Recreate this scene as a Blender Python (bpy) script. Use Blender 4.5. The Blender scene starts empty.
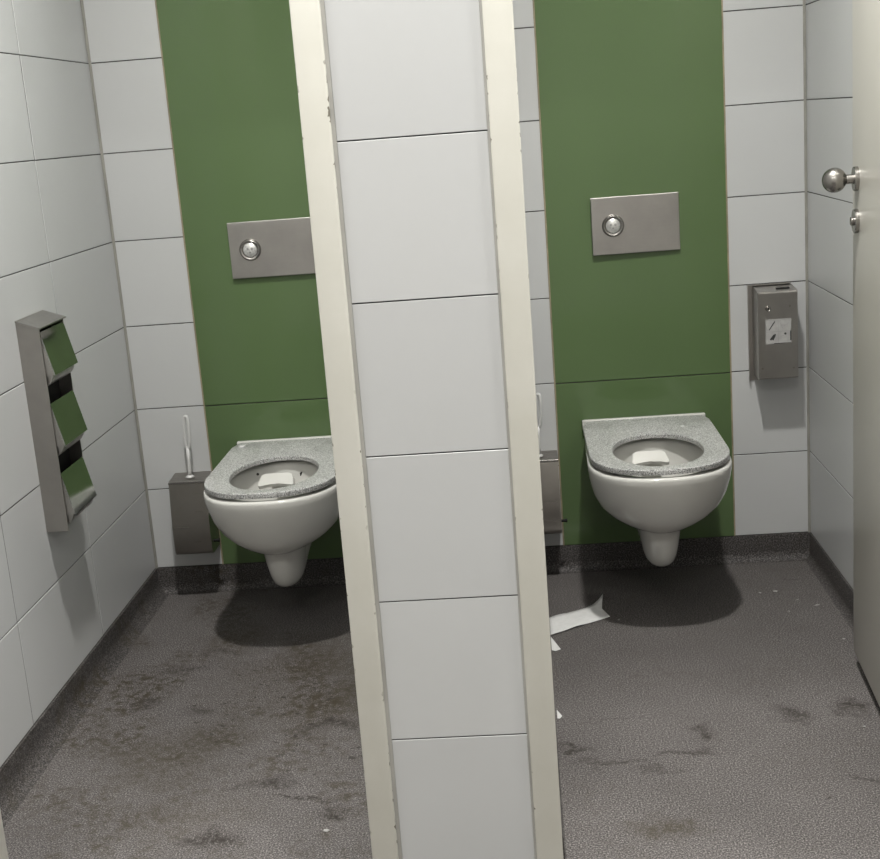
import bpy, bmesh, math, random
from mathutils import Vector, Matrix
random.seed(7)
scene = bpy.context.scene
C = scene.collection

# ------------------------------------------------------------------ camera
cam_d = bpy.data.cameras.new('camera')
cam = bpy.data.objects.new('camera', cam_d); C.objects.link(cam)
yaw, pit, roll, FPX = -0.0685, -0.2326, -0.0773, 1298.46
fwd = Vector((math.sin(yaw)*math.cos(pit), math.cos(yaw)*math.cos(pit), math.sin(pit)))
rt = fwd.cross(Vector((0, 0, 1))).normalized(); up = rt.cross(fwd)
r2 = math.cos(roll)*rt + math.sin(roll)*up; u2 = -math.sin(roll)*rt + math.cos(roll)*up
M = Matrix((r2, u2, -fwd)).transposed().to_4x4(); M.translation = Vector((0.1993, -3.7363, 1.3492))
cam.matrix_world = M
cam_d.sensor_fit = 'HORIZONTAL'; cam_d.sensor_width = 36; cam_d.lens = FPX/880*36
cam_d.clip_start = 0.02
scene.camera = cam

# ------------------------------------------------------------------ world, exposure
w = bpy.data.worlds.new('world'); scene.world = w; w.use_nodes = True
w.node_tree.nodes['Background'].inputs[0].default_value = (0.5, 0.5, 0.5, 1)
w.node_tree.nodes['Background'].inputs[1].default_value = 0.0
scene.view_settings.view_transform = 'Standard'; scene.view_settings.look = 'None'
scene.view_settings.gamma = 1; scene.view_settings.use_curve_mapping = False
scene.view_settings.exposure = 0.0
STALL_W, ROOM_W, FAR_W = 31.0, 30.0, 22.0          # lamp powers (the lamps are built at the end)
LAMP_COL = (1.0, 0.985, 0.95)

# ------------------------------------------------------------------ constants of the place (metres, floor z = 0)
XL, XR = -0.9637, 1.0214              # stall side walls
P0, P1 = -0.115, 0.217                # partition between the stalls
PT0, PT1 = -0.0695, 0.1715              # its tiled front
YF = -1.719                           # front plane of the stalls
YJ = -1.62                            # back of the door jambs
ZT, TH, ZC = 0.08, 0.25, 2.8          # tile start, tile row, ceiling
G0, G2, G3, GW = -0.7536, 0.2891, 0.7984, 0.5095
TT = 0.0016

# ------------------------------------------------------------------ materials
def mat(name):
    m = bpy.data.materials.new(name); m.use_nodes = True
    nt = m.node_tree; return m, nt, nt.nodes['Principled BSDF']
def node(nt, typ, **kw):
    n = nt.nodes.new(typ)
    for k, v in kw.items(): setattr(n, k, v)
    return n
def ramp(nt, fac, stops):
    n = nt.nodes.new('ShaderNodeValToRGB'); el = n.color_ramp.elements
    while len(el) < len(stops): el.new(0.5)
    for e, (p, c) in zip(el, stops): e.position = p; e.color = (*c, 1) if len(c) == 3 else c
    nt.links.new(fac, n.inputs[0]); return n.outputs[0]
def noise(nt, vec, scale, detail=3, rough=0.5, dist=0.0):
    n = nt.nodes.new('ShaderNodeTexNoise'); n.inputs['Scale'].default_value = scale
    n.inputs['Detail'].default_value = detail; n.inputs['Roughness'].default_value = rough
    n.inputs['Distortion'].default_value = dist
    if vec is not None: nt.links.new(vec, n.inputs['Vector'])
    return n.outputs['Fac']
def mix(nt, fac, a, b, mode='MIX'):
    n = nt.nodes.new('ShaderNodeMix'); n.data_type = 'RGBA'; n.blend_type = mode
    for s, v in ((0, fac), (6, a), (7, b)):
        if hasattr(v, 'links') or isinstance(v, bpy.types.NodeSocket): nt.links.new(v, n.inputs[s])
        elif s == 0: n.inputs[0].default_value = v
        else: n.inputs[s].default_value = (*v, 1)
    return n.outputs[2]
def math_(nt, op, a, b=None, clamp=False):
    n = nt.nodes.new('ShaderNodeMath'); n.operation = op; n.use_clamp = clamp
    for i, v in ((0, a), (1, b)):
        if v is None: continue
        if isinstance(v, bpy.types.NodeSocket): nt.links.new(v, n.inputs[i])
        else: n.inputs[i].default_value = v
    return n.outputs[0]
def bump(nt, b, h, strength, dist=0.001):
    n = nt.nodes.new('ShaderNodeBump'); n.inputs['Strength'].default_value = strength
    n.inputs['Distance'].default_value = dist; nt.links.new(h, n.inputs['Height'])
    nt.links.new(n.outputs[0], b.inputs['Normal'])
def geo(nt): return nt.nodes.new('ShaderNodeNewGeometry').outputs['Position']
def simple(name, col, rough=0.5, metal=0.0, var=0.06, scale=30, spec=0.5):
    m, nt, b = mat(name)
    n = noise(nt, geo(nt), scale, 4)
    c = ramp(nt, n, [(0.3, tuple(x*(1-var) for x in col)), (0.7, tuple(min(1, x*(1+var)) for x in col))])
    nt.links.new(c, b.inputs['Base Color'])
    b.inputs['Roughness'].default_value = rough; b.inputs['Metallic'].default_value = metal
    b.inputs['Specular IOR Level'].default_value = spec
    return m

def tile_material():
    m, nt, b = mat('white_tile')
    oi = nt.nodes.new('ShaderNodeObjectInfo').outputs['Random']
    base = ramp(nt, oi, [(0, (0.464, 0.470, 0.470)), (1, (0.492, 0.498, 0.497))])
    g = geo(nt)
    s = ramp(nt, noise(nt, g, 3.0, 5, 0.6), [(0.3, (0.975, 0.975, 0.97)), (0.7, (1, 1, 1))])
    nt.links.new(mix(nt, 1.0, base, s, 'MULTIPLY'), b.inputs['Base Color'])
    b.inputs['Roughness'].default_value = 0.33
    b.inputs['Specular IOR Level'].default_value = 0.4
    return m
TILE = tile_material()
GROUT = simple('grey_grout', (0.07, 0.068, 0.062), 0.85, var=0.25, scale=25)
SEAL = simple('corner_sealant', (0.24, 0.235, 0.21), 0.6, var=0.15, scale=12)
TRIM_SHADE = simple('frame_side_shade', (0.34, 0.335, 0.31), 0.6, var=0.12, scale=10)  # grey painted for the trims' side faces in shade
TAN_SEAL = simple('glass_edge_sealant', (0.25, 0.215, 0.14), 0.6, var=0.3, scale=18)
PLASTER = simple('white_plaster', (0.62, 0.615, 0.60), 0.7, var=0.02)

def glass_material():
    m, nt, b = mat('green_back_painted_glass')
    g = geo(nt)
    c = ramp(nt, noise(nt, g, 1.6, 3), [(0.3, (0.083, 0.130, 0.054)), (0.7, (0.094, 0.144, 0.063))])
    nt.links.new(c, b.inputs['Base Color'])
    mp = node(nt, 'ShaderNodeMapping'); mp.inputs['Scale'].default_value = (14, 14, 0.8); nt.links.new(g, mp.inputs[0])
    r = ramp(nt, noise(nt, mp.outputs[0], 2.0, 5), [(0.35, (0.05,)*3), (0.7, (0.16,)*3)])
    nt.links.new(r, b.inputs['Roughness'])
    b.inputs['IOR'].default_value = 1.5; b.inputs['Specular IOR Level'].default_value = 0.32
    return m
GLASS = glass_material()

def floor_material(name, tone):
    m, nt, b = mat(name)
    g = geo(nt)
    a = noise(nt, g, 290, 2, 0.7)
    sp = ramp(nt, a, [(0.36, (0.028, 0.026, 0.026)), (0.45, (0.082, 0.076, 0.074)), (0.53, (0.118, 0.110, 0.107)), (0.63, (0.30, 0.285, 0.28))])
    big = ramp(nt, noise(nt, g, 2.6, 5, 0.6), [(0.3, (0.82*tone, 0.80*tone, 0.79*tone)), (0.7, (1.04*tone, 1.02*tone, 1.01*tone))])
    col = mix(nt, 1.0, sp, big, 'MULTIPLY')
    # spread-out brown dirt
    patch = ramp(nt, noise(nt, g, 3.2, 6, 0.68, 0.4), [(0.47, (0, 0, 0)), (0.62, (1, 1, 1))])
    fine = ramp(nt, noise(nt, g, 38, 5, 0.7), [(0.44, (0, 0, 0)), (0.60, (1, 1, 1))])
    sx = node(nt, 'ShaderNodeSeparateXYZ'); nt.links.new(g, sx.inputs[0])
    wn = node(nt, 'ShaderNodeTexNoise'); wn.inputs['Scale'].default_value = 16; wn.inputs['Detail'].default_value = 6
    nt.links.new(g, wn.inputs['Vector'])
    vs = node(nt, 'ShaderNodeVectorMath', operation='SUBTRACT'); nt.links.new(wn.outputs['Color'], vs.inputs[0]); vs.inputs[1].default_value = (.5, .5, .5)
    vm = node(nt, 'ShaderNodeVectorMath', operation='SCALE'); nt.links.new(vs.outputs[0], vm.inputs[0]); vm.inputs['Scale'].default_value = 0.16
    va = node(nt, 'ShaderNodeVectorMath', operation='ADD'); nt.links.new(g, va.inputs[0]); nt.links.new(vm.outputs[0], va.inputs[1])
    def blob(cx, cy, rx, ry, soft, warped=True, ang=0.0):
        mp = node(nt, 'ShaderNodeMapping', vector_type='TEXTURE'); nt.links.new(va.outputs[0] if warped else g, mp.inputs[0])
        mp.inputs['Location'].default_value = (cx, cy, 0); mp.inputs['Scale'].default_value = (rx, ry, 1)
        mp.inputs['Rotation'].default_value = (0, 0, ang)
        ln = node(nt, 'ShaderNodeVectorMath', operation='LENGTH')
        # ignore z so the coved skirting is stained like the floor
        nt.links.new(mp.outputs[0], ln.inputs[0])
        mr = node(nt, 'ShaderNodeMapRange', clamp=True); nt.links.new(ln.outputs['Value'], mr.inputs[0])
        mr.inputs[1].default_value = 1.0; mr.inputs[2].default_value = 1.0-soft; mr.inputs[3].default_value = 0; mr.inputs[4].default_value = 1
        return mr.outputs[0]
    def over(col, fac, stain, amt):
        return mix(nt, math_(nt, 'MULTIPLY', fac, amt, True), col, stain)
    dirt = math_(nt, 'MULTIPLY', patch, fine)
    # stall with the flap dispenser is the dirtier one
    left = node(nt, 'ShaderNodeMapRange', clamp=True); nt.links.new(sx.outputs[0], left.inputs[0])
    left.inputs[1].default_value = 0.2; left.inputs[2].default_value = -0.2; left.inputs[3].default_value = 0.22; left.inputs[4].default_value = 1
    dirt = math_(nt, 'MULTIPLY', dirt, left.outputs[0])
    brown = (0.034, 0.027, 0.016)
    col = over(col, dirt, brown, 0.95)
    for (cx, cy, rx, ry, amt) in [(-0.64, -0.42, .13, .14, .7), (-0.66, -1.10, .17, .18, .7), (-0.55, -1.0, .14, .12, .5), (-0.24, -0.75, .10, .25, .6), (-0.42, -0.62, .22, .10, .4), (-0.36, -0.55, .16, .18, .4),
                                  (-0.33, -0.88, .14, .18, .5), (-0.5, -0.75, .2, .2, .25), (-0.52, -1.35, .2, .12, .3), (0.42, -1.47, .11, .05, .5)]:
        col = over(col, math_(nt, 'MULTIPLY', blob(cx, cy, rx, ry, .9), ramp(nt, noise(nt, g, 55, 4, .7), [(.38, (0.15,)*3), (.62, (1,)*3)])), brown, min(1, amt*1.9))
    dark = (0.020, 0.016, 0.013)
    spots = ramp(nt, noise(nt, g, 42, 4, .6), [(.615, (0,)*3), (.645, (1,)*3)])
    reg = math_(nt, 'MAXIMUM', blob(-.50, -.85, .30, .45, .7), blob(-.30, -1.05, .25, .35, .7))
    col = over(col, math_(nt, 'MULTIPLY', spots, reg), dark, .85)
    spots2 = ramp(nt, noise(nt, g, 30, 4, .6), [(.69, (0,)*3), (.71, (1,)*3)])
    col = over(col, spots2, dark, .7)
    for (cx, cy, rx, ry, amt, ang) in [(-0.405, -1.24, .07, .016, .85, .1), (-0.233, -1.36, .035, .022, .9, 0), (-0.31, -1.30, .09, .005, .8, -.75),
                                  (-0.47, -1.45, .045, .03, .7, .6), (-0.785, -0.81, .03, .03, .5, 0), (-0.30, -0.98, .07, .02, .6, .4), (-0.62, -0.86, .04, .02, .5, .3), (-0.72, -0.60, .06, .03, .45, .7), (-0.66, -0.5, .05, .012, .4, .5),
                                  (0.543, -1.10, .020, .026, .8, 0), (0.758, -1.03, .045, .035, .75, .3), (0.884, -1.00, .035, .03, .6, 0),
                                  (0.506, -1.19, .06, .010, .7, 0), (0.26, -1.14, .05, .012, .8, -.5), (0.33, -1.21, .07, .008, .6, -.35), (0.43, -1.25, .06, .010, .4, .05), (0.36, -1.0, .10, .003, .35, .45),
                                  (0.92, -0.185, .014, .012, .9, 0), (0.76, -1.38, .010, .014, .9, 0), (0.86, -1.32, .06, .005, .6, .7), (0.38, -0.25, .03, .02, .4, 0)]:
        col = over(col, math_(nt, 'MULTIPLY', blob(cx, cy, rx*1.5, ry*1.7, .8), ramp(nt, noise(nt, g, 85, 3, .7), [(.36, (0.1,)*3), (.56, (1,)*3)])), dark, min(1, amt*1.6))
    nt.links.new(col, b.inputs['Base Color'])
    b.inputs['Roughness'].default_value = 0.62; b.inputs['Specular IOR Level'].default_value = 0.3
    return m
FLOOR = floor_material('speckled_vinyl_floor', 0.80)
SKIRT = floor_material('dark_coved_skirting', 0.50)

def cream_material():
    m, nt, b = mat('cream_painted_frame')
    g = geo(nt)
    base = ramp(nt, noise(nt, g, 5, 5, .6), [(0.35, (0.57, 0.56, 0.50)), (0.65, (0.61, 0.60, 0.545))])
    # paint chipped off along the arrises
    tc = nt.nodes.new('ShaderNodeTexCoord'); s = node(nt, 'ShaderNodeSeparateXYZ'); nt.links.new(tc.outputs['Generated'], s.inputs[0])
    e = math_(nt, 'ABSOLUTE', math_(nt, 'SUBTRACT', s.outputs[0], 0.5))
    em = node(nt, 'ShaderNodeMapRange', clamp=True); nt.links.new(e, em.inputs[0])
    em.inputs[1].default_value = 0.30; em.inputs[2].default_value = 0.5; em.inputs[3].default_value = -0.15; em.inputs[4].default_value = 0.175
    ch = math_(nt, 'ADD', noise(nt, g, 75, 2, .5), em.outputs[0])
    gate = ramp(nt, noise(nt, g, 6, 2), [(.45, (0,)*3), (.55, (1,)*3)])
    front = math_(nt, 'LESS_THAN', s.outputs[1], 0.10); gate = math_(nt, 'MULTIPLY', gate, front)
    chip = math_(nt, 'MULTIPLY', ramp(nt, ch, [(0.775, (0,)*3), (0.79, (1,)*3)]), gate)
    nt.links.new(mix(nt, chip, base, (0.16, 0.145, 0.115)), b.inputs['Base Color'])
    b.inputs['Roughness'].default_value = 0.42
    bump(nt, b, noise(nt, g, 120, 3), 0.12, 0.0008)
    return m
CREAM = cream_material()
DOORM = simple('door_laminate', (0.46, 0.445, 0.40), 0.34, var=0.02, scale=4)

def steel_material(name, col, r0, r1, axis, stretch=60):
    m, nt, b = mat(name)
    g = geo(nt); mp = node(nt, 'ShaderNodeMapping')
    sc = [stretch*3]*3; sc[axis] = 2.0; mp.inputs['Scale'].default_value = sc; nt.links.new(g, mp.inputs[0])
    n = noise(nt, mp.outputs[0], 1.0, 4, .6)
    sm = noise(nt, g, 9, 4, .6)
    nt.links.new(ramp(nt, sm, [(.3, tuple(x*.86 for x in col)), (.7, col)]), b.inputs['Base Color'])
    nt.links.new(ramp(nt, n, [(.3, (r0,)*3), (.7, (r1,)*3)]), b.inputs['Roughness'])
    b.inputs['Metallic'].default_value = 1.0
    return m
STEEL_H = steel_material('brushed_steel_plate', (0.42, 0.405, 0.385), .30, .42, 0)
STEEL_V = steel_material('brushed_steel_box', (0.42, 0.40, 0.375), .28, .38, 2)
STEEL_D = steel_material('dark_brushed_steel', (0.33, 0.31, 0.285), .27, .32, 0)
MIRROR = steel_material('polished_steel_flap', (0.55, 0.55, 0.53), .05, .12, 2)
CHROME = simple('satin_knob_steel', (0.36, 0.345, 0.325), .27, 1.0, var=.03)
BLACK = simple('black_plastic', (0.008, 0.008, 0.008), 0.6, spec=.2)
CERAMIC = simple('white_ceramic', (0.54, 0.535, 0.505), 0.12, var=0.015, scale=5)
WHITE_PL = simple('white_plastic', (0.56, 0.56, 0.55), 0.35, var=0.02)
STICKER = simple('white_sticker', (0.36, 0.355, 0.345), 0.5, var=0.12, scale=60)
INK = simple('black_print', (0.04, 0.04, 0.04), 0.6)
INKG = simple('grey_print', (0.28, 0.28, 0.27), 0.6)
CRUMB = simple('grubby_paper', (0.30, 0.295, 0.28), 0.9, var=0.2, scale=90)
PAPER = simple('toilet_paper', (0.56, 0.56, 0.55), 0.9, var=0.05, scale=80)
BUTTON = simple('pale_button_face', (0.62, 0.62, 0.60), 0.3, 0.6, var=0.25, scale=140)
def seat_material():
    m, nt, b = mat('grey_speckled_seat')
    g = geo(nt)
    n = noise(nt, g, 300, 2, .7)
    c = ramp(nt, n, [(.36, (0.09, 0.09, 0.09)), (.45, (0.34, 0.34, 0.33)), (.56, (0.44, 0.44, 0.43)), (.64, (0.70, 0.70, 0.69))])
    wv = ramp(nt, noise(nt, g, 7, 4, .6), [(.35, (.9,)*3), (.65, (1.05,)*3)])
    nt.links.new(mix(nt, 1.0, c, wv, 'MULTIPLY'), b.inputs['Base Color'])
    b.inputs['Roughness'].default_value = 0.28
    return m
SEAT = seat_material()
DIRT = simple('dark_dirt', (0.015, 0.012, 0.01), 0.7)

# ------------------------------------------------------------------ helpers
def obj(name, me, m, parent=None, loc=None, smooth=False):
    if isinstance(me, bmesh.types.BMesh):
        bm = me; me = bpy.data.meshes.new(name)
        bmesh.ops.recalc_face_normals(bm, faces=bm.faces); bm.to_mesh(me); bm.free()
    if m and not me.materials: me.materials.append(m)
    if smooth:
        for p in me.polygons: p.use_smooth = True
    o = bpy.data.objects.new(name, me); C.objects.link(o)
    if parent: o.parent = parent
    if loc is not None: o.location = loc
    return o
def smooth_by_angle(o, deg=35):
    me = o.data
    bm = bmesh.new(); bm.from_mesh(me)
    for f in bm.faces: f.smooth = True
    for e in bm.edges:
        e.smooth = not (len(e.link_faces) == 2 and e.calc_face_angle(0) > math.radians(deg))
    bm.to_mesh(me); bm.free(); return o
def box(x0, x1, y0, y1, z0, z1, bev=0.0, seg=2, bm=None):
    own = bm is None
    if own: bm = bmesh.new()
    r = bmesh.ops.create_cube(bm, size=1)
    for v in r['verts']:
        v.co = Vector(((x0+x1)/2+v.co.x*(x1-x0), (y0+y1)/2+v.co.y*(y1-y0), (z0+z1)/2+v.co.z*(z1-z0)))
    if bev:
        es = list({e for v in r['verts'] for e in v.link_edges})
        bmesh.ops.bevel(bm, geom=es, offset=bev, segments=seg, affect='EDGES', profile=.5)
    return bm
def revolve(profile, n=32, axis='Z', bm=None, origin=(0, 0, 0)):
    """profile: (radius, height) pairs, closed at both ends"""
    bm = bm or bmesh.new(); rings = []
    ax = {'Z': (Vector((1, 0, 0)), Vector((0, 1, 0)), Vector((0, 0, 1))), 'X': (Vector((0, 1, 0)), Vector((0, 0, 1)), Vector((1, 0, 0))), 'Y': (Vector((1, 0, 0)), Vector((0, 0, 1)), Vector((0, 1, 0)))}[axis]
    o = Vector(origin)
    for r, h in profile:
        if r < 1e-6: rings.append([bm.verts.new(o+ax[2]*h)])
        else: rings.append([bm.verts.new(o+ax[0]*r*math.cos(2*math.pi*i/n)+ax[1]*r*math.sin(2*math.pi*i/n)+ax[2]*h) for i in range(n)])
    for a, b in zip(rings, rings[1:]):
        for i in range(n):
            j = (i+1) % n
            f = [a[i % len(a)], a[j % len(a)], b[j % len(b)], b[i % len(b)]]
            u = []
            for v in f:
                if v not in u: u.append(v)
            if len(u) > 2: bm.faces.new(u)
    for r in (rings[0], rings[-1]):
        if len(r) > 2: bm.faces.new(r)
    return bm
def prism(pts, axis, a, b, bm=None):
    """pts: 2D outline; axis X -> (y,z), Y -> (x,z), Z -> (x,y)"""
    bm = bm or bmesh.new()
    def mk(p, h): return {'X': (h, p[0], p[1]), 'Y': (p[0], h, p[1]), 'Z': (p[0], p[1], h)}[axis]
    A = [bm.verts.new(mk(p, a)) for p in pts]; B = [bm.verts.new(mk(p, b)) for p in pts]
    n = len(pts)
    for i in range(n): bm.faces.new((A[i], A[(i+1) % n], B[(i+1) % n], B[i]))
    bm.faces.new(A); bm.faces.new(B); return bm
def tube(path, r, n=10, closed=False, bm=None):
    bm = bm or bmesh.new(); path = [Vector(p) for p in path]; rings = []; k = len(path)
    ref = Vector((0, 1, 0.01)).normalized()
    for i, p in enumerate(path):
        t = ((path[(i+1) % k]-path[i-1]) if closed else (path[min(i+1, k-1)]-path[max(i-1, 0)])).normalized()
        a = t.cross(ref)
        if a.length < .05: a = t.cross(Vector((1, 0, 0)))
        a.normalize(); b = t.cross(a)
        rr = r[i] if isinstance(r, (list, tuple)) else r
        rings.append([bm.verts.new(p+a*rr*math.cos(2*math.pi*j/n)+b*rr*math.sin(2*math.pi*j/n)) for j in range(n)])
    for i in range(k if closed else k-1):
        A, B = rings[i], rings[(i+1) % k]
        for j in range(n): bm.faces.new((A[j], A[(j+1) % n], B[(j+1) % n], B[j]))
    if not closed: bm.faces.new(rings[0]); bm.faces.new(rings[-1])
    return bm
def thing(name, label, cat, loc, group=None):
    o = bpy.data.objects.new(name, None); C.objects.link(o); o.location = loc; o.empty_display_size = .05
    o['label'] = label; o['category'] = cat
    if group: o['group'] = group
    return o
def tag(o, label, cat, group=None):
    o['label'] = label; o['category'] = cat
    if group: o['group'] = group
    return o
def struct(o, label=None, cat=None):
    o['kind'] = 'structure'
    if label: o['label'] = label
    if cat: o['category'] = cat
    return o

# ------------------------------------------------------------------ tiles as pieces of the walls
_tm = {}
def tile_mesh(w, h):
    k = (round(w, 4), round(h, 4))
    if k in _tm: return _tm[k]
    # local: face towards -Y, origin at the centre of the front face
    bv = 0.0007; vs = []; fs = []
    for d, y in ((0, TT), (0, bv), (bv, 0)):
        vs += [(-w/2+d, y, -h/2+d), (w/2-d, y, -h/2+d), (w/2-d, y, h/2-d), (-w/2+d, y, h/2-d)]
    for r in (0, 4):
        for i in range(4): fs.append((r+i, r+(i+1) % 4, r+4+(i+1) % 4, r+4+i))
    fs.append((8, 9, 10, 11))
    me = bpy.data.meshes.new('tile'); me.from_pydata(vs, [], fs); me.materials.append(TILE); _tm[k] = me
    return me
GAP = 0.003
def tile(parent, face, u0, u1, z0, z1, at):
    w, h = u1-u0-(GAP if face == '-Y' else 0.0045), z1-z0-GAP
    o = bpy.data.objects.new('tile', tile_mesh(w, h)); C.objects.link(o); o.parent = parent
    c = (u0+u1)/2; z = (z0+z1)/2
    pr = random.uniform(-.0004, .0004)
    if face == '-Y': o.location = (c, at+pr, z); rz = 0
    elif face == '+X': o.location = (at+pr, c, z); rz = math.pi/2
    elif face == '-X': o.location = (at+pr, c, z); rz = -math.pi/2
    o.rotation_euler = (random.uniform(-.0012, .0012), random.uniform(-.0008, .0008), rz+random.uniform(-.0012, .0012))
    return o
ROWS = [(ZT+TH*i, min(ZT+TH*(i+1), ZC)) for i in range(11)]

floor = struct(obj('floor', box(-2.3, 2.4, -5.2, 0.0, -0.05, 0.0), FLOOR))
ceiling = struct(obj('ceiling', box(-2.3, 2.4, -5.2, 0.12, ZC, ZC+.06), PLASTER))

wall_back = struct(obj('wall_back', box(XL-.1, XR+.1, TT, .12, 0, ZC), GROUT))
for (u0, u1) in ((XL, G0), (G0+GW, P0), (P1, G2), (G3, XR)):
    for (z0, z1) in ROWS: tile(wall_back, '-Y', u0+.001, u1-.001, z0, z1, 0.0)
wall_left = struct(obj('wall_left', box(XL-.1, XL-TT, YJ, TT, 0, ZC), GROUT))
COLS = [(-0.534, 0.0), (-1.0605, -0.534), (-1.587, -1.0605), (YJ, -1.587)]
for (u0, u1) in COLS:
    for (z0, z1) in ROWS: tile(wall_left, '+X', u0, u1, z0, z1, XL)
wall_right = struct(obj('wall_right', box(XR+TT, XR+.1, YJ, TT, 0, ZC), GROUT))
for (u0, u1) in COLS:
    for (z0, z1) in ROWS: tile(wall_right, '-X', u0, u1, z0, z1, XR)
wall_mid = struct(obj('wall_middle', box(P0+TT, P1-TT, YF+.012, TT, 0, ZC), GROUT))
for (u0, u1) in COLS:
    for (z0, z1) in ROWS:
        tile(wall_mid, '-X', u0, u1, z0, z1, P0); tile(wall_mid, '+X', u0, u1, z0, z1, P1)
for (z0, z1) in ROWS + [(-.17, .08)]:
    z0 = max(z0, 0.004)
    tile(wall_mid, '-Y', -.0645, .1690, z0-.0005, z1+.0005, YF+.0065)
for (x0, x1) in ((PT0, -.0632), (.1676, PT1)):
    obj('corner_seal_or_shade', box(x0, x1, YF+.0068, YF+.012, 0, ZC), TRIM_SHADE, wall_mid)  # recessed strip whose grey stands in for the trim's shaded inner side
# sealant in the inner corners
for (x, s) in ((XL, 1), (XR, -1), (P0, -1), (P1, 1)):
    pts = [(x, 0), (x+s*.007, -.0005), (x+s*.0035, -.0038), (x+s*.0005, -.007)]
    obj('corner_seal_or_shade', prism(pts, 'Z', ZT, ZC), SEAL, wall_back)
# glass panels and their sealant lines
for gx in (G0, G2):
    for (z0, z1) in ((ZT+.001, 0.5765), (0.5795, ZC)):
        b = box(gx+.002, gx+GW-.002, -.002, TT, z0, z1, .0012, 1)
        obj('glass_panel', b, GLASS, wall_back)
    for x in (gx, gx+GW):
        obj('panel_seal', box(x-.0022, x+.0022, -.0012, TT, ZT, ZC), TAN_SEAL, wall_back)

# coved skirting of the floor material
def cove_profile(r=.034, h=ZT-.001, t=.0015, rv=.045):
    pts = [(0, 0), (0, h), (t+.002, h-.001), (t+.0025, h-.004)]
    for i in range(9):
        a = math.pi + (math.pi/2)*i/8
        pts.append((t+.003+r+r*math.cos(a), rv*(1+math.sin(a))+.0005))
    pts.append((t+.003+r, 0)); return pts
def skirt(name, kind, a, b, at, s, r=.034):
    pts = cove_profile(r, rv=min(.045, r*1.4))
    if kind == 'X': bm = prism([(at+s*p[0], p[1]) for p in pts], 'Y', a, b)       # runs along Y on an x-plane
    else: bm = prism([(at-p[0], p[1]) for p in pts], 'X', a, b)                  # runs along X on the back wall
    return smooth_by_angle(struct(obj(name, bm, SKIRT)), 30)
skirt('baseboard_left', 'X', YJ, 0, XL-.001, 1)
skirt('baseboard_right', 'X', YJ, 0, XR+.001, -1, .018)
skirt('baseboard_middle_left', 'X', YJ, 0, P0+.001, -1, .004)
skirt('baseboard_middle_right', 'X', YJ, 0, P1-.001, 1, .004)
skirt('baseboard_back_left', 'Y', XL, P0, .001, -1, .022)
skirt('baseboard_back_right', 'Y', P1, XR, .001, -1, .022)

# door frames: painted profiles on both arrises of the partition, jambs on the outer walls, lintels over the doors
def frame(name, x0, x1, y0, y1, z0, z1): return smooth_by_angle(struct(obj(name, box(x0, x1, y0, y1, z0, z1, .003, 2), CREAM)), 60)
frame('trim_1', P0, PT0, YF, YJ, 0, ZC)
frame('trim_2', PT1, P1, YF, YJ, 0, ZC)
JL, JR = -0.808, 0.8910
frame('trim_3', XL-.02, JL, YF, YJ, 0, ZC)
frame('trim_4', JR, XR+.02, YF, YJ, 0, ZC)
frame('trim_5', JL, P0, YF, YJ, 2.03, ZC)
frame('trim_6', P1, JR, YF, YJ, 2.03, ZC)
# the wash room in front of the stalls
struct(obj('wall_front_left', box(-2.3, XL-.02, YF, YJ, 0, ZC), PLASTER))
struct(obj('wall_front_right', box(XR+.02, 2.4, YF, YJ, 0, ZC), PLASTER))
struct(obj('wall_side_left', box(-2.4, -2.3, -5.2, YJ, 0, ZC), PLASTER))
struct(obj('wall_side_right', box(2.4, 2.5, -5.2, YJ, 0, ZC), PLASTER))
struct(obj('wall_rear', box(-2.4, 2.5, -5.3, -5.2, 0, ZC), PLASTER))

# ------------------------------------------------------------------ open door of the right-hand stall
hx, hy = 0.8880, -1.615; DL = 0.8494
fx, fy = 0.9515, -0.768
ang = math.atan2(fy-hy, fx-hx)
door = bpy.data.objects.new('door_1', None); C.objects.link(door); door.location = (hx, hy, 0); door.rotation_euler = (0, 0, ang)
struct(door, 'cream laminate cubicle door standing open with a steel ball knob', 'door')
# local frame: +x from hinge to lock edge, +y is the face towards the stall's middle (to the left in the photo)
smooth_by_angle(obj('door_leaf', box(0, DL, -.040, 0, .035, 2.02, .004, 3), DOORM, door), 60)
kx, kz = DL-.062, 1.160
kb = obj('door_knob', revolve([(.0095*1.0, .0225)] + [(.0272*math.sin(a), .0490-.0262*math.cos(a)) for a in [math.radians(24+156*k/16) for k in range(16)]] + [(0, .0752)], 40, 'Y', origin=(kx, 0, kz)), CHROME, door, smooth=True)
obj('knob_shaft', revolve([(.0105, .006), (.0105, .028)], 28, 'Y', origin=(kx, 0, kz)), CHROME, kb); smooth_by_angle(kb.children[0], 40)
def rosette(zc):
    o = obj('rosette', revolve([(.0265, 0), (.0265, .0075), (.0255, .009), (.0, .009)], 40, 'Y', origin=(kx, 0, zc)), CHROME, door)
    return smooth_by_angle(o, 30)
rosette(kz)
r = rosette(1.069)
obj('lock_pin', revolve([(.0095, .008), (.0095, .0145), (.0085, .0155), (0, .0155)], 24, 'Y', origin=(kx, 0, 1.069)), CHROME, r)
obj('lock_slot', box(kx-.0012, kx+.0012, .0150, .0160, 1.062, 1.076), BLACK, r)
for hz in (.35, 1.85):
    smooth_by_angle(obj('hinge', revolve([(.008, hz-.045), (.008, hz+.045)], 16, 'Z', origin=(-.006, .004, 0)), CHROME, door), 40)

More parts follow.
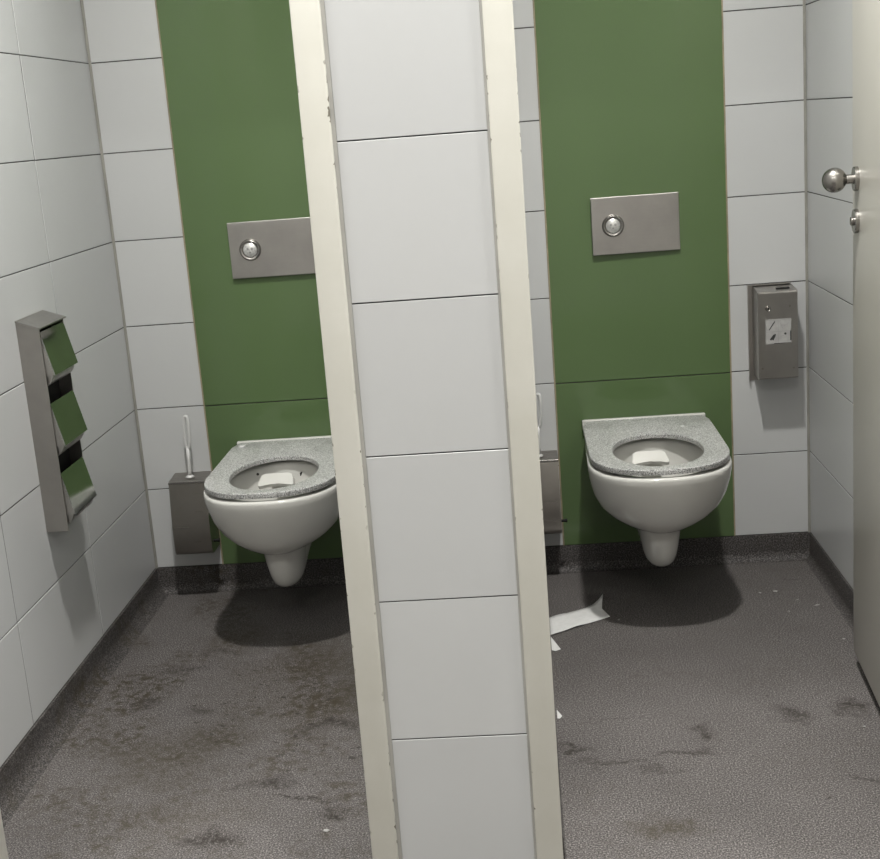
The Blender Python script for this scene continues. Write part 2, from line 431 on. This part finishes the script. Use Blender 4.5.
# ------------------------------------------------------------------ wall-hung toilets
N = 72
def outline(a, yf, yb, yc, z, nf=2.3, nb=7.0, aw=None):
    """closed D-shaped loop; y runs to the wall at y = yb, x = +-a at y = yc, front at yf"""
    pts = []
    for i in range(N):
        th = 2*math.pi*i/N
        c, s = math.cos(th), math.sin(th)
        b = (yb-yc) if s > 0 else (yc-yf); n = nb if s > 0 else nf
        rr = (abs(c/a)**n + abs(s/b)**n)**(-1/n)
        x, y = c*rr, yc+s*rr
        if aw is not None and y > yc: x *= 1+(aw/a-1)*((y-yc)/(yb-yc))
        pts.append((x, y, z))
    return pts
def loft(loops, close0=True, close1=True):
    bm = bmesh.new(); R = [[bm.verts.new(p) for p in l] for l in loops]
    for A, B in zip(R, R[1:]):
        n = len(A)
        for i in range(n): bm.faces.new((A[i], A[(i+1) % n], B[(i+1) % n], B[i]))
    if close0: bm.faces.new(R[0])
    if close1: bm.faces.new(R[-1])
    return bm
def make_toilet(label, x):
    t = thing('wall_hung_toilet', label, 'toilet', (x, 0, 0), 'wall-hung toilets')
    yb = -.003
    L = []
    for (z, a, yf, yc, nf, aw, yb_, nb) in [(.1380, .014, -.366, -.335, 2.1, None, -.300, 2.1), (.1395, .026, -.392, -.335, 2.1, None, -.275, 2.1), (.145, .036, -.410, -.33, 2.2, None, -.250, 2.2), (.156, .042, -.424, -.33, 2.2, None, -.225, 2.3),
                     (.174, .0465, -.436, -.33, 2.3, None, -.190, 2.5), (.200, .0505, -.447, -.33, 2.35, .056, -.130, 3), (.224, .0540, -.455, -.33, 2.4, .068, -.080, 4), (.244, .0565, -.461, -.33, 2.4, .084, -.035, 5), (.2545, .0590, -.466, -.33, 2.4, .096, -.010, 6),
                     (.2600, .066, -.476, -.33, 2.3, .104, yb, 6), (.2640, .079, -.488, -.33, 2.2, .114, yb, 7), (.2710, .099, -.503, -.33, 2.15, .127, yb, 8), (.283, .122, -.521, -.33, 2.15, .14, yb, 9), (.300, .143, -.540, -.335, 2.2, .15, yb, 9),
                     (.323, .162, -.555, -.35, 2.25, .16, yb, 9), (.358, .176, -.573, -.37, 2.3, .168, yb, 9), (.392, .183, -.586, -.38, 2.35, .173, yb, 9), (.420, .1865, -.593, -.39, 2.4, .176, yb, 9), (.433, .187, -.595, -.39, 2.4, .176, yb, 9), (.4385, .186, -.594, -.39, 2.4, .175, yb, 9), (.4415, .182, -.590, -.39, 2.4, .172, yb, 9)]:
        L.append(outline(a, yf, yb_, yc, z, nf, nb, aw))
    # rim and the basin inside
    yc2 = -.385
    def egg(a, b0, b1, z): return outline(a, yc2-b0, yc2+b1, yc2, z, 2.05, 2.3)
    for (a, b0, b1, z) in [(.150, .196, .20, .4418), (.142, .192, .190, .439), (.136, .189, .185, .430), (.134, .186, .182, .405), (.128, .178, .175, .37), (.114, .160, .155, .335), (.092, .130, .115, .308), (.066, .095, .075, .290), (.050, .07, .05, .280), (.046, .06, .044, .276)]:
        L.append(egg(a, b0, b1, z))
    body = obj('bowl', loft(L), CERAMIC, t, smooth=True)
    smooth_by_angle(body, 75)
    obj('water', loft([egg(.060, .085, .066, .2845), egg(.060, .085, .066, .2860)]), simple('water_surface', (.30, .30, .28), .03), t)
    # ceramic deck strip behind the seat
    smooth_by_angle(obj('rear_deck', box(-.179, .179, -.0192, -.003, .436, .4665, .004, 3), CERAMIC, t), 50)
    # seat ring
    def so(d, z): return outline(.1815-d, -.590+d, -.020-d, -.39, z, 2.45, 16)
    def si(d, z): return outline(.1185+d, yc2-.170-d, yc2+.170+d, yc2, z, 2.05, 2.05)
    S = [si(.006, .4490), so(.004, .4490), so(.0005, .4500), so(0, .4515), so(0, .4625), so(.0006, .4638), so(.002, .4645),
         si(.004, .4645), si(.001, .4636), si(0, .4620), si(0, .4515), si(.006, .4490)]
    bm = loft(S, False, False); bmesh.ops.remove_doubles(bm, verts=bm.verts, dist=1e-5)
    smooth_by_angle(obj('seat', bm, SEAT, t), 25)
    # deflector lip in the basin
    dp = [(-.046, .018), (-.036, .026), (.030, .026), (.041, .018), (.048, -.022), (.044, -.028), (.024, -.022), (0, -.0190), (-.024, -.022), (-.046, -.028), (-.051, -.022)]
    o = obj('flush_deflector', prism(dp, 'Z', -.005, .005), CERAMIC, t, (-.012, -.300, .417)); o.rotation_euler = (math.radians(24), 0, 0)
    obj('deflector_neck', box(-.030, .022, -.300, -.215, .380, .404, .006, 2), CERAMIC, t)
    # rubber buffers between seat and rim
    for bx_, by_ in ((-.150, -.30), (.150, -.30), (-.120, -.52), (.120, -.52)):
        obj('buffer', revolve([(.008, .4405), (.008, .4495)], 12, 'Z', origin=(bx_, by_, 0)), BLACK, t)
    return t
TXR, TXL = 0.541, -0.486
tr = make_toilet('white wall-hung toilet with grey speckled seat in the cubicle with the open door', TXR)
tl = make_toilet('white wall-hung toilet with grey speckled seat in the cubicle with the three-flap dispenser', TXL)
obj('hinge_cap_or_glint', revolve([(.011, .4640), (.011, .4670), (.008, .4690), (0, .4690)], 20, 'Z', origin=(-.150, -.075, 0)), WHITE_PL, tl, smooth=True)
obj('hinge_cap_or_glint', revolve([(.006, .4640), (.006, .4655), (.004, .4665), (0, .4665)], 16, 'Z', origin=(.095, -.150, 0)), WHITE_PL, tr, smooth=True)  # white disc standing in for a light reflection on the seat
d = obj('dirt_spot', revolve([(.009, -.002), (.010, 0), (.006, .003), (0, .0035)], 9, 'Y', origin=(.045, -.2065, .405)), DIRT, tl)
obj('dirt_spot', revolve([(.004, -.002), (.004, 0), (.002, .002), (0, .0025)], 7, 'Y', origin=(-.075, -.25, .425)), DIRT, tl)

# ------------------------------------------------------------------ flush plates
def make_flush(label, x, z, tilt):
    t = thing('flush_plate', label, 'flush plate', (x, 0, z), 'flush plates')
    obj('mounting_frame', box(-.121, .121, -.006, -.0021, -.078, .078, .001, 1), STEEL_D, t)
    p = obj('cover_plate', box(-.1235, .1235, -.0145, -.0065, -.0805, .0805, .0015, 2), STEEL_H, t); p.rotation_euler = (0, 0, tilt)
    bx = -.063
    ring = obj('push_button', revolve([(.0315, -.012), (.0315, -.0165), (.0295, -.0205), (.0265, -.0225), (.0225, -.0215), (.0205, -.0185), (.0205, -.013)], 44, 'Y', origin=(bx, 0, 0)), CHROME, t)
    smooth_by_angle(ring, 40)
    smooth_by_angle(obj('button_face', revolve([(.0200, -.013), (.0200, -.0205), (.0185, -.0218), (0, -.0222)], 40, 'Y', origin=(bx, 0, 0)), BUTTON, ring), 40)
    for (dx, dz, r) in ((-.006, .003, .0035), (.006, .003, .0035), (0, -.007, .003)):   # the pressed drop marks
        obj('button_mark', revolve([(r, -.0218), (r, -.0226), (0, -.0228)], 14, 'Y', origin=(bx+dx, 0, dz)), INKG, ring)
    return t
make_flush('brushed steel flush plate with round button on the green panel near the open door', .540, 1.0255, .020)
make_flush('brushed steel flush plate with round button above the toilet beside the three-flap dispenser', -.4985, 1.0305, 0.0)

# ------------------------------------------------------------------ toilet brush holders and brushes
def make_brush(label_h, label_b, x):
    t = thing('toilet_brush_holder', label_h, 'brush holder', (x, 0, 0), 'steel brush holders')
    prof = [(-.0005, .374), (-.086, .368)]
    prof += [(-.0865-.0165*math.sin(math.pi*.62*k/14)-.002*k/14, .366-.200*k/14) for k in range(15)]
    yl, zl = prof[-1]
    prof += [(yl+.018*(1-math.cos(a_)), zl-.018*math.sin(a_)) for a_ in [math.pi/2*k/7 for k in range(1, 8)]] + [(-.0005, .148)]
    smooth_by_angle(obj('holder_body', prism(prof, 'X', -.056, .056), STEEL_D, t), 30)
    obj('holder_lid', prism([(-.001, .3745), (-.0870, .3690), (-.0870, .3715), (-.001, .3780)], 'X', -.0565, .0565), STEEL_D, t)
    obj('lid_lip', box(-.0565, .0565, -.0900, -.0870, .3660, .3725, .0005, 1), CHROME, t)
    obj('side_peg', revolve([(.004, .056), (.004, .068), (.0055, .068), (.0055, .074), (0, .074)], 12, 'X', origin=(0, -.075, .182)), BLACK, t)
    # brush: round collar, stem, long open loop
    b = thing('toilet_brush', label_b, 'toilet brush', (x+.001, -.050, .375), 'white toilet brushes')
    lean = .004
    st = tube([(lean*k, 0, k*.090) for k in (0, .3, .6, 1)], [.0075, .0062, .0058, .0058], 12)
    obj('stem', st, WHITE_PL, b, smooth=True)
    obj('collar', revolve([(.013, .0), (.013, .003), (.009, .006), (.006, .008)], 20, 'Z'), WHITE_PL, b, smooth=True)
    lp = []
    for i in range(28):
        a = 2*math.pi*i/28
        k = .049*math.sin(a); ex = math.copysign(abs(math.cos(a))**.6, math.cos(a))
        lp.append((lean+.0075*ex+.005*(k+.049)/.1, -.002*ex, .137+k))
    obj('grip_loop', tube(lp, .0048, 10, True), WHITE_PL, b, smooth=True)
    return t
make_brush('dark brushed steel toilet brush holder beside the toilet in the three-flap dispenser cubicle', 'white plastic toilet brush with loop handle in the holder near the three-flap dispenser', -.810)
make_brush('dark brushed steel toilet brush holder against the partition, toilet paper strip on floor before it', 'white plastic toilet brush in the holder half hidden by the partition', .2275+.0)

# ------------------------------------------------------------------ three-flap dispenser on the left wall
t = thing('toilet_roll_dispenser', 'tall steel dispenser with three mirror-polished flaps on the white tiled side wall', 'dispenser', (XL, -.7245, .462))
W2, H, D = .0905, .512, .054
obj('back_plate', box(.0003, .003, -W2, W2, 0, H), STEEL_V, t)
obj('side_panel', prism([(.003, 0), (D, 0), (D, H-.022), (.003, H-.004)], 'Y', -W2, -W2+.003), STEEL_V, t)
obj('side_panel', prism([(.003, .02), (D, .02), (D, H-.022), (.003, H-.004)], 'Y', W2-.016, W2-.013), STEEL_V, t)
obj('top_cap', prism([(.0003, H), (D+.003, H-.020), (D+.003, H-.023), (.0003, H-.003)], 'Y', -W2-.002, W2+.001), STEEL_H, t)
obj('inner_lining', box(.003, .022, -W2+.003, W2-.016, .012, H-.014), BLACK, t)
obj('bottom_panel', box(.003, D-.006, -W2+.003, W2-.016, 0.012, .0155), STEEL_V, t)
for k, zt in enumerate((.943, .773, .603)):
    z = zt-.462
    # sloping polished flap, pushed out at the foot
    pr = [(D-.003, z), (D-.001, z+.0005), (D+.0215, z-.102), (D+.0195, z-.1025)]
    f = obj('flap', prism([(a, b) for a, b in pr], 'Y', -W2+.004, W2-.013), MIRROR, t)
    for yy in (-W2+.0045, W2-.0165):
        tri = [(D-.004, z-.002), (D+.019, z-.100), (D-.002, z-.104), (D-.012, z-.098)]
        obj('flap_cheek', prism(tri, 'Y', yy, yy+.0025), STEEL_H, f)
    # curved tray showing under the flap
    cur = []
    for i in range(9):
        a = -math.pi*.02 - math.pi*.55*i/8
        cur.append((D-.019+.034*math.cos(a), z-.096+.036*math.sin(a)))
    cur += [(.022, z-.131), (.022, z-.096)]
    smooth_by_angle(obj('tray', prism(cur, 'Y', -W2+.008, W2-.018), STEEL_H, t), 30)
    obj('hinge_pin', revolve([(.002, -W2+.001), (.002, -W2+.006)], 10, 'Y', origin=(D-.002, 0, z-.001)), CHROME, t)

# ------------------------------------------------------------------ sanitary bag dispenser beside the open door
t = thing('sanitary_bag_dispenser', 'brushed steel sanitary bag dispenser with white pictogram sticker on narrow white tiles', 'dispenser', (.910, 0, .552))
obj('back_plate', box(-.060, .060, -.003, -.0008, 0, .278, .0006, 1), STEEL_V, t)
obj('plate_flange', box(-.0605, -.0575, -.014, -.003, 0, .278, .0004, 1), STEEL_V, t)
obj('plate_flange', box(-.0575, .060, -.014, -.003, .2755, .278, .0004, 1), STEEL_V, t)
prof = [(-.003, .018), (-.086, .018), (-.090, .022), (-.090, .262), (-.0885, .266), (-.084, .2675), (-.003, .274)]
cv = obj('cover', prism(prof, 'X', -.046, .0625), STEEL_V, t)
obj('side_fold', box(-.0475, -.0445, -.0912, -.003, .018, .267, .0006, 1), STEEL_H, t)
obj('slot', box(.010, .046, -.066, -.052, .262, .2722), BLACK, cv)
lk = obj('lock', revolve([(.0075, -.088), (.0075, -.0965), (.006, -.0995), (.0045, -.0985), (0, -.0985)], 24, 'Y', origin=(-.020, 0, .220)), CHROME, t)
obj('keyhole', box(-.0216, -.0184, -.0992, -.0975, .2155, .2245), BLACK, lk)
for (x, z) in ((.041, .224), (.050, .048), (-.037, .05)):
    obj('rivet', revolve([(.003, -.0895), (.003, -.0908), (0, -.0912)], 12, 'Y', origin=(x, 0, z)), STEEL_D, t)
st = obj('sticker', box(-.027, .044, -.0906, -.0900, .119, .189), STICKER, t)
Y0, Y1 = -.0910, -.0906
def ink(name, pts, m=INK): obj(name, prism(pts, 'Y', Y0, Y1), m, st)
def rect(x0, x1, z0, z1): return [(x0, z0), (x1, z0), (x1, z1), (x0, z1)]
for r_ in (rect(.0075, .0085, .121, .187), rect(-.026, .043, .1535, .1545), rect(-.0265, -.0257, .121, .187), rect(.0420, .0428, .125, .160), rect(-.026, .043, .1865, .1873)):
    ink('print_line', r_, INKG)
ink('print_mark', rect(.0405, .0440, .127, .154)); ink('print_mark', rect(-.004, .043, .1192, .1208))
ink('pictogram', [(-.018, .160), (-.0165, .158), (-.001, .180), (.000, .184), (-.003, .1825)])
ink('pictogram', [(-.022, .158), (-.012, .1585), (-.021, .1605)], INKG)
for k in (0, 1): ink('pictogram', [(-.016+k*.0065, .132-k*.001), (-.012+k*.0065, .129), (-.002+k*.004, .142+k*.003), (-.005+k*.003, .146+k*.002)])
ink('pictogram', [(.024, .146), (.027, .143), (.031, .145), (.030, .149), (.026, .150)])
ink('pictogram', [(.014, .139), (.024, .1405), (.024, .1415), (.014, .1405)], INKG)
ink('pictogram', [(.014, .176), (.020, .162), (.021, .1625), (.015, .177)], INKG); ink('pictogram', [(.024, .168), (.036, .174), (.0355, .175), (.0235, .169)], INKG)

# ------------------------------------------------------------------ paper and scraps on the floor
def sheet(name, grid, th=.0006):
    bm = bmesh.new(); R = [[bm.verts.new(p) for p in row] for row in grid]
    for A, B in zip(R, R[1:]):
        for i in range(len(A)-1): bm.faces.new((A[i], A[i+1], B[i+1], B[i]))
    ex = bmesh.ops.extrude_face_region(bm, geom=list(bm.faces))
    for v in ex['geom']:
        if isinstance(v, bmesh.types.BMVert): v.co.z += th
    return bm
g = []
A0, A1, B0, B1 = Vector((.2285, -.382, .003)), Vector((.3680, -.300, .002)), Vector((.2285, -.502, .003)), Vector((.394, -.394, .002))
for i in range(15):
    s = i/14; row = []
    for j in range(7):
        q = j/6; p = (A0.lerp(A1, s)).lerp(B0.lerp(B1, s), q)
        p.z += .0025*max(0, math.sin(s*9+q*4))
        k = max(0, (s-.78)/.22); e = max(0, 1-q/.3)
        p.z += .022*k*k*e; p.x += .016*k*e; p.y += .022*k*k*e
        row.append(p)
    g.append(row)
tag(obj('toilet_paper_strip', sheet('p', g), PAPER, smooth=True), 'long white strip of toilet paper with curled torn end on the floor', 'toilet paper')
def scrap(name, label, cat, pts, lift=.003, group=None, m=PAPER):
    cx = sum(p[0] for p in pts)/len(pts); cy = sum(p[1] for p in pts)/len(pts)
    bm = bmesh.new(); c0 = bm.verts.new((0, 0, lift)); P = [bm.verts.new((p[0]-cx, p[1]-cy, .0005+random.uniform(0, lift))) for p in pts]
    for i in range(len(P)): bm.faces.new((c0, P[i], P[(i+1) % len(P)]))
    ex = bmesh.ops.extrude_face_region(bm, geom=list(bm.faces))
    for v in ex['geom']:
        if isinstance(v, bmesh.types.BMVert): v.co.z += .0006
    o = obj(name, bm, m, None, (cx, cy, .0003)); return tag(o, label, cat, group)
scrap('paper_scrap', 'small white torn paper corner on the floor right beside the paper strip', 'paper scrap', [(.2285, -.512), (.252, -.602), (.238, -.606), (.2285, -.602)])
scrap('paper_scrap', 'tiny white paper corner on the floor peeking out from behind the partition', 'paper scrap', [(.2285, -.95), (.240, -.985), (.234, -.992), (.2285, -.99)])
for (x, y, s) in ((.952, -.388, .008), (.865, -.267, .009), (.82, -.275, .007), (.91, -.34, .005), (.965, -.62, .006), (.87, -.42, .005), (.415, -.42, .005), (.89, -1.10, .006)):
    a0 = random.random()*6
    scrap('paper_crumb', 'tiny pale paper crumb lying on the grey speckled floor', 'crumb', [(x+s*(.5+.5*random.random())*math.cos(a0+k*1.257), y+s*.6*math.sin(a0+k*1.257)) for k in range(5)], .003, 'paper crumbs on the floor', CRUMB)
scrap('paper_crumb', 'tiny pale paper crumb on the floor before the three-flap dispenser cubicle', 'crumb', [(-.245+.007*math.cos(k*1.257), -1.435+.005*math.sin(k*1.257)) for k in range(5)], .003, None, CRUMB)

# ------------------------------------------------------------------ ceiling lamps
def emis(name, col, s):
    m, nt, b = mat(name); b.inputs['Base Color'].default_value = (.8, .8, .8, 1)
    b.inputs['Emission Color'].default_value = (*col, 1); b.inputs['Emission Strength'].default_value = s; return m
LENS = emis('lit_lamp_lens', LAMP_COL, 6.0)
def downlight(label, x, y, r, watts, group, spread=180):
    t = thing('ceiling_downlight', label, 'ceiling lamp', (x, y, ZC), group)
    smooth_by_angle(obj('lamp_ring', revolve([(r+.020, 0), (r+.020, -.006), (r+.012, -.010), (r, -.008), (r, 0)], 40, 'Z'), WHITE_PL, t), 40)
    obj('lamp_lens', revolve([(0, -.001), (r, -.001), (r, -.004), (0, -.004)], 40, 'Z'), LENS, t)
    ld = bpy.data.lights.new('lamp_light', 'AREA'); ld.shape = 'DISK'; ld.size = 2*r; ld.energy = watts; ld.color = LAMP_COL; ld.spread = math.radians(spread)
    lo = bpy.data.objects.new('lamp_light', ld); C.objects.link(lo); lo.parent = t; lo.location = (0, 0, -.013)
    return t
downlight('round ceiling downlight above the cubicle with the open door', .50, -1.23, .055, STALL_W, 'cubicle downlights', 124)
downlight('round ceiling downlight above the cubicle with the three-flap dispenser', -.39, -1.23, .055, STALL_W, 'cubicle downlights', 124)
for x in (-1.0, .2, 1.4):
    downlight('large round ceiling downlight close before the cubicle doors', x, -2.05, .08, ROOM_W, 'downlights before the doors')
for x in (-1.0, .2, 1.4):
    downlight('large round ceiling downlight in the middle of the wash room', x, -3.7, .08, FAR_W, 'wash room downlights')
